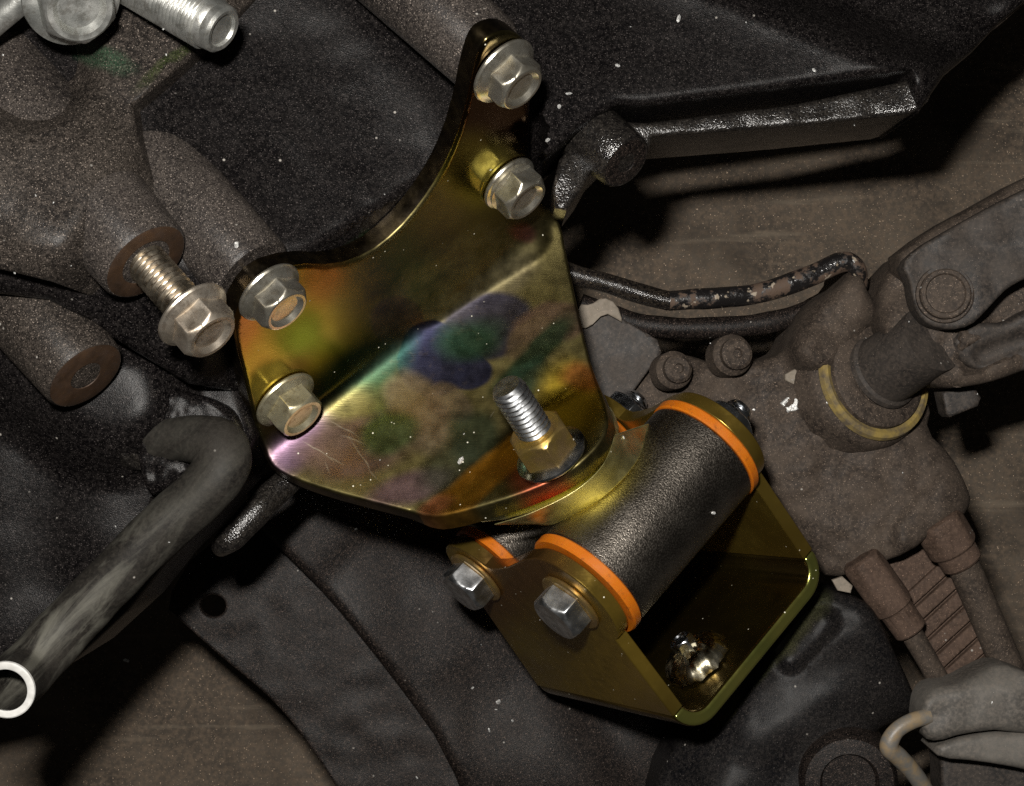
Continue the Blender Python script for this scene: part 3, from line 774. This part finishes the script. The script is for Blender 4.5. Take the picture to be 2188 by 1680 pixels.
# ================================================================== BREATHER HOSE
hp = [Wp(325, 938, 80), Wp(385, 938, 115), Wp(435, 942, 145), Wp(474, 962, 170), Wp(470, 1005, 180), Wp(436, 1050, 180), Wp(330, 1145, 175), Wp(205, 1275, 175), Wp(110, 1375, 190), Wp(50, 1440, 240), Wp(14, 1474, 350)]
t = thing('breather_hose', 'dusty grey rubber hose running from the case socket to a cut white-rimmed end', 'hose', hp[5])
sweep('hose_body', hp, [46, 48, 53, 60, 60, 57, 55, 55, 57, 57, 56], 'hose_rubber', t, seg=40, hollow=14, wob=4)
e_ax = (hp[-1]-hp[-2]).normalized()
lathe('cut_rim', [(42, -2), (42, 3), (45, 5), (54, 5), (56.5, 3), (57, -3)], 'white_rim', t, hp[-1], e_ax, 56, closed=True)

# ================================================================== TOP LEFT: nut, stud end, lug
nb = Wp(150, -8, 430); ax = Vector((.42, -.48, .77)).normalized()
t = thing('gearbox_nut', 'large pale silver flange nut cut by the top left edge of the picture', 'nut', nb, None, qz(ax))
lathe('nut_body', hexprof(66, 18, 76, 14, 12, .72), 'aluminium_pale', t, local=True, seg=72, spin=.2, smooth=28, bevel=2)
lathe('flange', [(92, 0), (95, 4), (94, 10), (80, 18), (50, 24)], 'aluminium_pale', t, local=True, seg=64)
lathe('shank', [(45, -260), (45, 2)], 'thread_steel', t, local=True, seg=32)
ax2 = Vector((.80, -.50, .34)).normalized()
sp = Wp(478, 66, 420)
t = thing('stud_end', 'pale grey threaded stud end poking in from the top edge', 'stud', sp, None, qz(ax2))
thread('thread', 56, 4.5, 9, -330, -38, 'aluminium_pale', t, local=True, tip=False)
lathe('plain_tip', [(51, -40), (50, -26), (47, -22), (49, -19), (48, -6), (42, 0), (34, -1), (31, -7), (.5, -7)], 'aluminium_pale', t, local=True, seg=56)
t = tag(sweep('hook_lug', [Wp(-60, 90, 400), Wp(-10, 45, 410), Wp(30, 10, 420), Wp(70, -30, 430)], [26, 27, 28, 28], 'aluminium_pale', None), 'pale metal lug at the top left corner beside the flange nut', 'lug')

# ================================================================== CROSSMEMBER (below)
cm = thing('crossmember', 'black painted sheet steel crossmember under the mount with a drilled flange', 'crossmember', Wp(900, 1400, -700))
hole = [(455+27*math.cos(a*.2618), 1295+24*math.sin(a*.2618)) for a in range(24)]
fl_out = [(347, 1293), (392, 1333), (479, 1410), (556, 1472), (608, 1524), (653, 1583), (719, 1680), (800, 1830), (1050, 1830), (1010, 1660), (910, 1500), (830, 1395), (760, 1290), (680, 1190), (560, 1110), (420, 1170)]
relief('flange_sheet', smooth_poly(fl_out, 1), -895, 'subframe_paint', cm, h=lambda x, y: 4*noise.noise((x*.02, y*.02, 5)), depth=20, rnd=6, res=11, holes=[hole])
def hz_cm(x, y):
    return 30*noise.noise((x*.004, y*.004, 8)) + bulge(x, y, (900, 1350), (1150, 1720), 230, 50) + .45*splus(1000-x, 80)
cm_out = [(500, 1000), (540, 1120), (615, 1195), (700, 1280), (785, 1385), (862, 1485), (945, 1600), (1040, 1830), (1750, 1830), (1640, 1600), (1560, 1300), (1300, 1000), (900, 950)]
relief('box_section', smooth_poly(cm_out, 1), -940, 'subframe_paint', cm, h=hz_cm, depth=200, rnd=34, res=17)

# ================================================================== LOWER RIGHT ARM
arm = thing('suspension_arm', 'smooth black suspension arm at the lower right, beside the gold channel rim', 'arm', Wp(1700, 1500, -500))
arm_out = [(1440, 1600), (1500, 1550), (1560, 1490), (1640, 1390), (1700, 1310), (1763, 1262), (1846, 1281), (1880, 1315), (1916, 1392), (1950, 1465), (1972, 1520), (1930, 1545), (1885, 1560), (1872, 1590), (1840, 1640), (1800, 1830), (1380, 1830), (1400, 1680)]
def hz_arm(x, y):
    return 14*noise.noise((x*.010, y*.010, 7)) + 2*noise.noise((x*.04, y*.04, 7)) + bulge(x, y, (1870, 1300), (1620, 1720), 210, 95) - bulge(x, y, (1690, 1405), (1760, 1330), 38, 45) - .05*(y-1450)
relief('arm_body', smooth_poly(arm_out, 1), -560, 'arm_paint', arm, h=hz_arm, depth=220, rnd=40, res=13)
lathe('pivot_bush', [(118, -200), (116, -20), (104, 0), (70, 5), (62, -14), (.5, -16)], 'subframe_paint', arm, Wp(1815, 1672, -430), Vector((-.05, -.1, 1)), 56)

# ================================================================== STEERING GEAR (right)
sg_ = thing('steering_gear', 'dirty brown steering gear housing with a round sealed pinion neck at the right', 'steering gear', Wp(1800, 950, -600))
body_out = [(1330, 870), (1372, 795), (1430, 752), (1500, 765), (1545, 790), (1620, 770), (1655, 762), (1682, 748), (1698, 716), (1714, 664), (1760, 630), (1806, 606), (1812, 560), (1845, 560), (1850, 605), (1876, 650), (1890, 720), (1960, 820), (1996, 868), (1984, 922), (2037, 972), (2072, 1040), (2082, 1075), (2062, 1108), (2000, 1140), (1950, 1182), (1860, 1215), (1775, 1242), (1740, 1200), (1640, 1020), (1540, 960), (1400, 905)]
def hz_body(x, y):
    z = bulge(x, y, (1870, 1080), (1650, 900), 240, 90) + bulge(x, y, (1835, 640), (1760, 730), 95, 150)
    z += bulge(x, y, (2050, 1040), (1960, 1150), 70, 40) + 20*noise.noise((x*.012, y*.012, 3)) + 12*noise.noise((x*.035, y*.035, 6)) + 5*noise.noise((x*.09, y*.09, 2))
    return z
relief('housing', smooth_poly(body_out, 1), -600, 'grime', sg_, h=hz_body, depth=300, rnd=30, res=13)
nax = Vector((.42, .25, .87)).normalized(); nc = Wp(1868, 806, -500)
lathe('pinion_neck', [(172, -160), (168, -40), (160, -18), (150, -10)], 'grime', sg_, nc, nax, 64)
lathe('seal_ring', [(132, -14), (150, -14), (156, -4), (152, 8), (140, 12), (130, 8)], 'seal_yellow', sg_, nc, nax, 64, closed=True)
lathe('neck_cap', [(131, -6), (127, 18), (118, 24), (80, 26), (76, 22), (.5, 22)], 'grime', sg_, nc, nax, 64)
lathe('pinion_shaft', [(96, 18), (94, 30), (86, 36), (84, 120), (82, 200)], 'grime_dark', sg_, nc + Vector((6, 4, 0)), Vector((.5, .42, .76)), 48)
for (x, y, r, z) in ((1568, 758, 38, -470), (1443, 790, 34, -500)):
    hb = lathe('cover_screw', [(r+12, -60), (r+12, -8), (r+6, 0), (r, 4), (r, 22), (r-8, 28), (12, 28), (10, 20), (.5, 20)], 'grime', sg_, Wp(x, y, z), Vector((.25, .1, .96)), 40)
# bare metal scrapes: proud flakes of old paint and sealant
random.seed(5)
def flake(x, y, z, r, mat, parent, n=9, th=6):
    pts = [(x+r*random.uniform(.45, 1.1)*math.cos(2*math.pi*i/n), y+r*random.uniform(.45, 1.1)*math.sin(2*math.pi*i/n)) for i in range(n)]
    relief('sealant_flake', pts, z, mat, parent, h=lambda X, Y: 5*noise.noise((X*.1, Y*.1, 1)), depth=30, rnd=3, res=6)
flake(1703, 805, -505, 26, 'pale_grime', sg_); flake(1690, 868, -500, 22, 'chip_silver', sg_, 11); flake(1855, 1158, -522, 24, 'chip_silver', sg_, 11)
flake(1890, 1162, -535, 13, 'chip_silver', sg_, 8); flake(1610, 868, -520, 13, 'chip_silver', sg_, 7); flake(2030, 1050, -545, 14, 'chip_silver', sg_, 8)

# pipe unions and the ribbed block
def union(label, x0, y0, x1, y1, ra, x2, y2, rb, z, mat):
    a, b, c = Wp(x0, y0, z), Wp(x1, y1, z-20), Wp(x2, y2, z-60)
    t = thing('pipe_union', label, 'pipe fitting', a, 'pipe fittings of the steering gear')
    d = (b-a); L = d.length
    lathe('union_nut', [(ra*.8, -6), (('h', ra, ra*1.02), 0), (('h', ra, ra*1.08), 8), (('h', ra, ra*1.08), L*.6), (('h', ra, ra*1.02), L*.66), (ra*.9, L*.68), (ra*.88, L-6), (ra*.8, L), (rb*.8, L+1)], mat, t, a, d, 48, smooth=30, bevel=3)
    sweep('pipe', [b-d*.1, b.lerp(c, .5), c, c+(c-b)*.4], [rb]*4, 'grime', t, wob=2)
union('rusty hex pipe fitting nearest the gold channel, thin tan pipe below it', 1838, 1195, 1948, 1350, 47, 2010, 1465, 27, -520, 'grime_rust')
union('short rusty hex pipe fitting at the far right with a wide grey pipe', 2000, 1110, 2058, 1205, 58, 2135, 1385, 39, -540, 'grime_rust')
rb_ = thing('ribbed_block', 'dark brown ribbed block between the two pipe fittings', 'block', Wp(2010, 1330, -640))
relief('block_base', [(1890, 1190), (2000, 1165), (2160, 1410), (2060, 1480), (1990, 1400)], -650, 'grime_rust', rb_, depth=120, rnd=8, res=16)
d0 = Vector((.74, -.68)); pn = Vector((.55, .83))
for i in range(7):
    c = Vector((1985, 1245)) + pn*(i*36)
    a, b = c - d0*75, c + d0*75
    q = [(a.x-pn.x*14, a.y-pn.y*14), (b.x-pn.x*14, b.y-pn.y*14), (b.x+pn.x*14, b.y+pn.y*14), (a.x+pn.x*14, a.y+pn.y*14)]
    relief('rib', q, -628+random.uniform(-3, 3), 'grime_rust', rb_, depth=40, rnd=4, res=11)
tag(relief('paper_scrap', [(1778, 1240), (1800, 1232), (1822, 1252), (1818, 1268), (1790, 1262)], -470, 'pale_grime', None, depth=12, rnd=2, res=7), 'small pale tan scrap wedged by the right corner of the gold channel', 'scrap')

# ================================================================== UNIVERSAL JOINT
uj = thing('universal_joint', 'dirty grey steering shaft universal joint at the right edge', 'universal joint', Wp(2040, 700, -420))
lower_out = smooth_poly([(1885, 600), (1880, 693), (1905, 740), (1935, 766), (1985, 816), (2022, 832), (2090, 824), (2140, 812), (2200, 790), (2330, 740), (2330, 480), (2100, 480), (1950, 530)], 1)
def hz_uj(x, y):
    return bulge(x, y, (1960, 720), (2120, 800), 120, 50) - bulge(x, y, (2075, 770), (2175, 720), 34, 60) + 8*noise.noise((x*.03, y*.03, 9)) + (20 if x > 2050 and y > 700 else 0)
relief('lower_yoke', lower_out, -400, 'grime', uj, h=hz_uj, depth=240, rnd=34, res=10)
ear_out = [(1925, 565), (1945, 600), (1950, 640), (1962, 672), (1985, 695), (2030, 706), (2075, 697), (2105, 668), (2130, 640), (2155, 615), (2190, 596), (2330, 540), (2330, 340), (2188, 405), (2100, 450), (2020, 495), (1960, 530)]
relief('upper_yoke', smooth_poly(ear_out, 1), -265, 'grime_dark', uj, h=lambda x, y: 10*noise.noise((x*.02, y*.02, 3))+.05*(x-2030), depth=70, rnd=9, res=10)
cp = lathe('bearing_cup', [(66, -30), (66, -6), (64, -10), (58, -10), (57, 6), (54, 9), (46, 9), (43, 3), (.5, 5)], 'grime', uj, Wp(2020, 628, -255), Vector((-.05, .08, 1)), 48)
relief('yoke_lip', smooth_poly([(2030, 735), (2060, 700), (2105, 688), (2150, 690), (2200, 660), (2320, 620), (2320, 760), (2200, 792), (2120, 800), (2060, 780)], 1), -330, 'grime_dark', uj, h=lambda x, y: -.2*(y-690)-bulge(x, y, (2100, 760), (2180, 730), 26, 18), depth=60, rnd=18, res=9)
relief('clamp_foot', [(2012, 838), (2080, 822), (2097, 850), (2090, 868), (2030, 892), (2022, 884)], -470, 'grime_dark', uj, depth=80, rnd=6, res=10)
# steering shaft tube leaving at the top right
relief('shaft_tube', smooth_poly([(1900, 560), (1990, 490), (2120, 420), (2188, 380), (2330, 320), (2330, 500), (2150, 560), (1990, 640)], 1), -350, 'grime', uj, h=lambda x, y: bulge(x, y, (1960, 570), (2300, 420), 90, 40), depth=120, rnd=20, res=12)

# ================================================================== PIPES, SHEET AND SCRAPS IN THE MIDDLE RIGHT
t = thing('brake_pipe', 'glossy black pipe with rust patches running from the bracket edge to the steering gear', 'pipe', Wp(1500, 640, -520))
sweep('pipe_run', [Wp(1160, 560, -430), Wp(1228, 588, -440), Wp(1290, 604, -450), Wp(1360, 626, -460), Wp(1430, 643, -470)], [24]*5, 'pipe_black', t, wob=3)
sweep('rusty_run', [Wp(1428, 642.5, -470), Wp(1530, 637, -480), Wp(1640, 622, -490), Wp(1740, 586, -500), Wp(1805, 560, -500), Wp(1832, 575, -505), Wp(1835, 610, -540)], [24.5, 24.5, 25, 25, 25, 24, 22], 'pipe_rusty', t, wob=4)
tag(sweep('lower_pipe', [Wp(1240, 650, -640), Wp(1380, 695, -650), Wp(1520, 700, -660), Wp(1640, 690, -670), Wp(1740, 660, -690)], [26]*5, 'subframe_paint', None, wob=3), 'dull black pipe in shadow below the rusty pipe', 'pipe')
tag(relief('heat_shield', smooth_poly([(1200, 700), (1258, 690), (1300, 664), (1345, 690), (1425, 738), (1380, 800), (1335, 862), (1250, 850)], 1), -560, 'grime_dark', None, h=lambda x, y: .05*(x-1300), depth=12, rnd=4, res=14), 'flat dark grey sheet between the bracket edge and the steering gear', 'sheet')
tag(relief('gasket_scrap', smooth_poly([(1235, 650), (1262, 652), (1287, 634), (1318, 648), (1332, 690), (1318, 682), (1292, 668), (1258, 702), (1235, 700)], 1), -535, 'pale_grime', None, h=lambda x, y: 6*noise.noise((x*.05, y*.05, 1)), depth=10, rnd=3, res=8), 'torn pale gasket scrap by the right edge of the bracket', 'scrap')

# ================================================================== GREY CONNECTOR AND CURLED TUBE (bottom right)
cn = thing('cable_boot', 'pale grey rubber cable boot in the bottom right corner', 'boot', Wp(2090, 1530, -450))
relief('upper_lobe', smooth_poly([(1968, 1525), (1980, 1490), (2000, 1470), (2050, 1464), (2095, 1440), (2142, 1418), (2200, 1440), (2330, 1500), (2330, 1600), (2150, 1560), (2060, 1570), (2005, 1588), (1975, 1580)], 1), -430, 'connector_grey', cn, h=lambda x, y: bulge(x, y, (2000, 1530), (2200, 1500), 85, 35)+6*noise.noise((x*.02, y*.02, 3)), depth=130, rnd=18, res=10)
relief('lower_lobe', smooth_poly([(1990, 1600), (2040, 1580), (2140, 1560), (2330, 1570), (2330, 1680), (2190, 1645), (2090, 1628), (2010, 1622)], 1), -450, 'connector_grey', cn, h=lambda x, y: bulge(x, y, (2030, 1605), (2250, 1610), 60, 24), depth=130, rnd=14, res=10)
relief('lower_skirt', [(2010, 1610), (2200, 1630), (2330, 1660), (2330, 1850), (2020, 1850)], -540, 'grime_dark', cn, depth=120, rnd=10, res=16)
t = tag(sweep('curled_tube', [Wp(1985, 1530, -410), Wp(1950, 1540, -400), Wp(1915, 1562, -395), Wp(1900, 1595, -400), Wp(1920, 1618, -420), Wp(1950, 1650, -450), Wp(1985, 1700, -490), Wp(2040, 1790, -500)], [18, 19, 20, 23, 23, 21, 20, 20], 'hose_tan', None, wob=2), 'short pale curled rubber tube below the grey boot', 'tube')

# ================================================================== LOOSE GRIT
random.seed(21)
def grit(name, spots, mat, label, cat):
    vs = []; fs = []
    for (x, y, z, r) in spots:
        c = Wp(x, y, z); b = len(vs); n = 6
        el = random.uniform(0, 6.28); st = random.uniform(1.2, 2.4)
        for i in range(n):
            a = 2*math.pi*i/n; q = Vector((r*st*math.cos(a)*random.uniform(.7, 1.2), r*math.sin(a)*random.uniform(.7, 1.2)))
            vs.append(c+Vector((q.x*math.cos(el)-q.y*math.sin(el), q.x*math.sin(el)+q.y*math.cos(el), 0)))
        vs.append(c+Vector((0, 0, r*.8))); vs.append(c-Vector((0, 0, r*.8)))
        for i in range(n):
            j = (i+1) % n; fs += [(b+i, b+j, b+n), (b+j, b+i, b+n+1)]
    o = make(name, vs, fs, mat, None, smooth=10); o['kind'] = 'stuff'; tag(o, label, cat); return o
dep = bpy.context.evaluated_depsgraph_get()
def drop(px, py):
    a = Vector((0, 0, DC))*S; b = Wp(px, py, -400)*S
    hit, loc, nor, idx, ob, mt = SC.ray_cast(dep, a, (b-a).normalized())
    return (loc/S, ob.name) if hit else (None, '')
bpy.context.view_layer.update(); dep = bpy.context.evaluated_depsgraph_get()
sp_ = []
for (x, y, r) in ((505, 524, 4.5), (1065, 1500, 6.5), (985, 985, 6), (1195, 228, 4), (1215, 200, 3.5), (1170, 300, 4.5), (1320, 140, 4), (1450, 40, 4), (1523, 1096, 4), (270, 1412, 6), (1010, 1470, 3.5), (1045, 1560, 3), (1095, 1540, 3), (760, 1130, 3.5), (1740, 150, 4)):
    p, nm = drop(x, y)
    if p: sp_.append((x, y, p.z+r*.3, r))
for _ in range(50):
    x, y = random.uniform(0, 2188), random.uniform(0, 1680); p, nm = drop(x, y)
    if p and not any(q in nm for q in ('bush', 'head', 'flange.', 'ground')): sp_.append((x, y, p.z+.6, random.choice((.9, 1.1, 1.3, 1.6, 2.2))))
grit('grit', sp_, 'chip_silver', 'scattered pale specks of grit and metal swarf over the parts', 'grit')
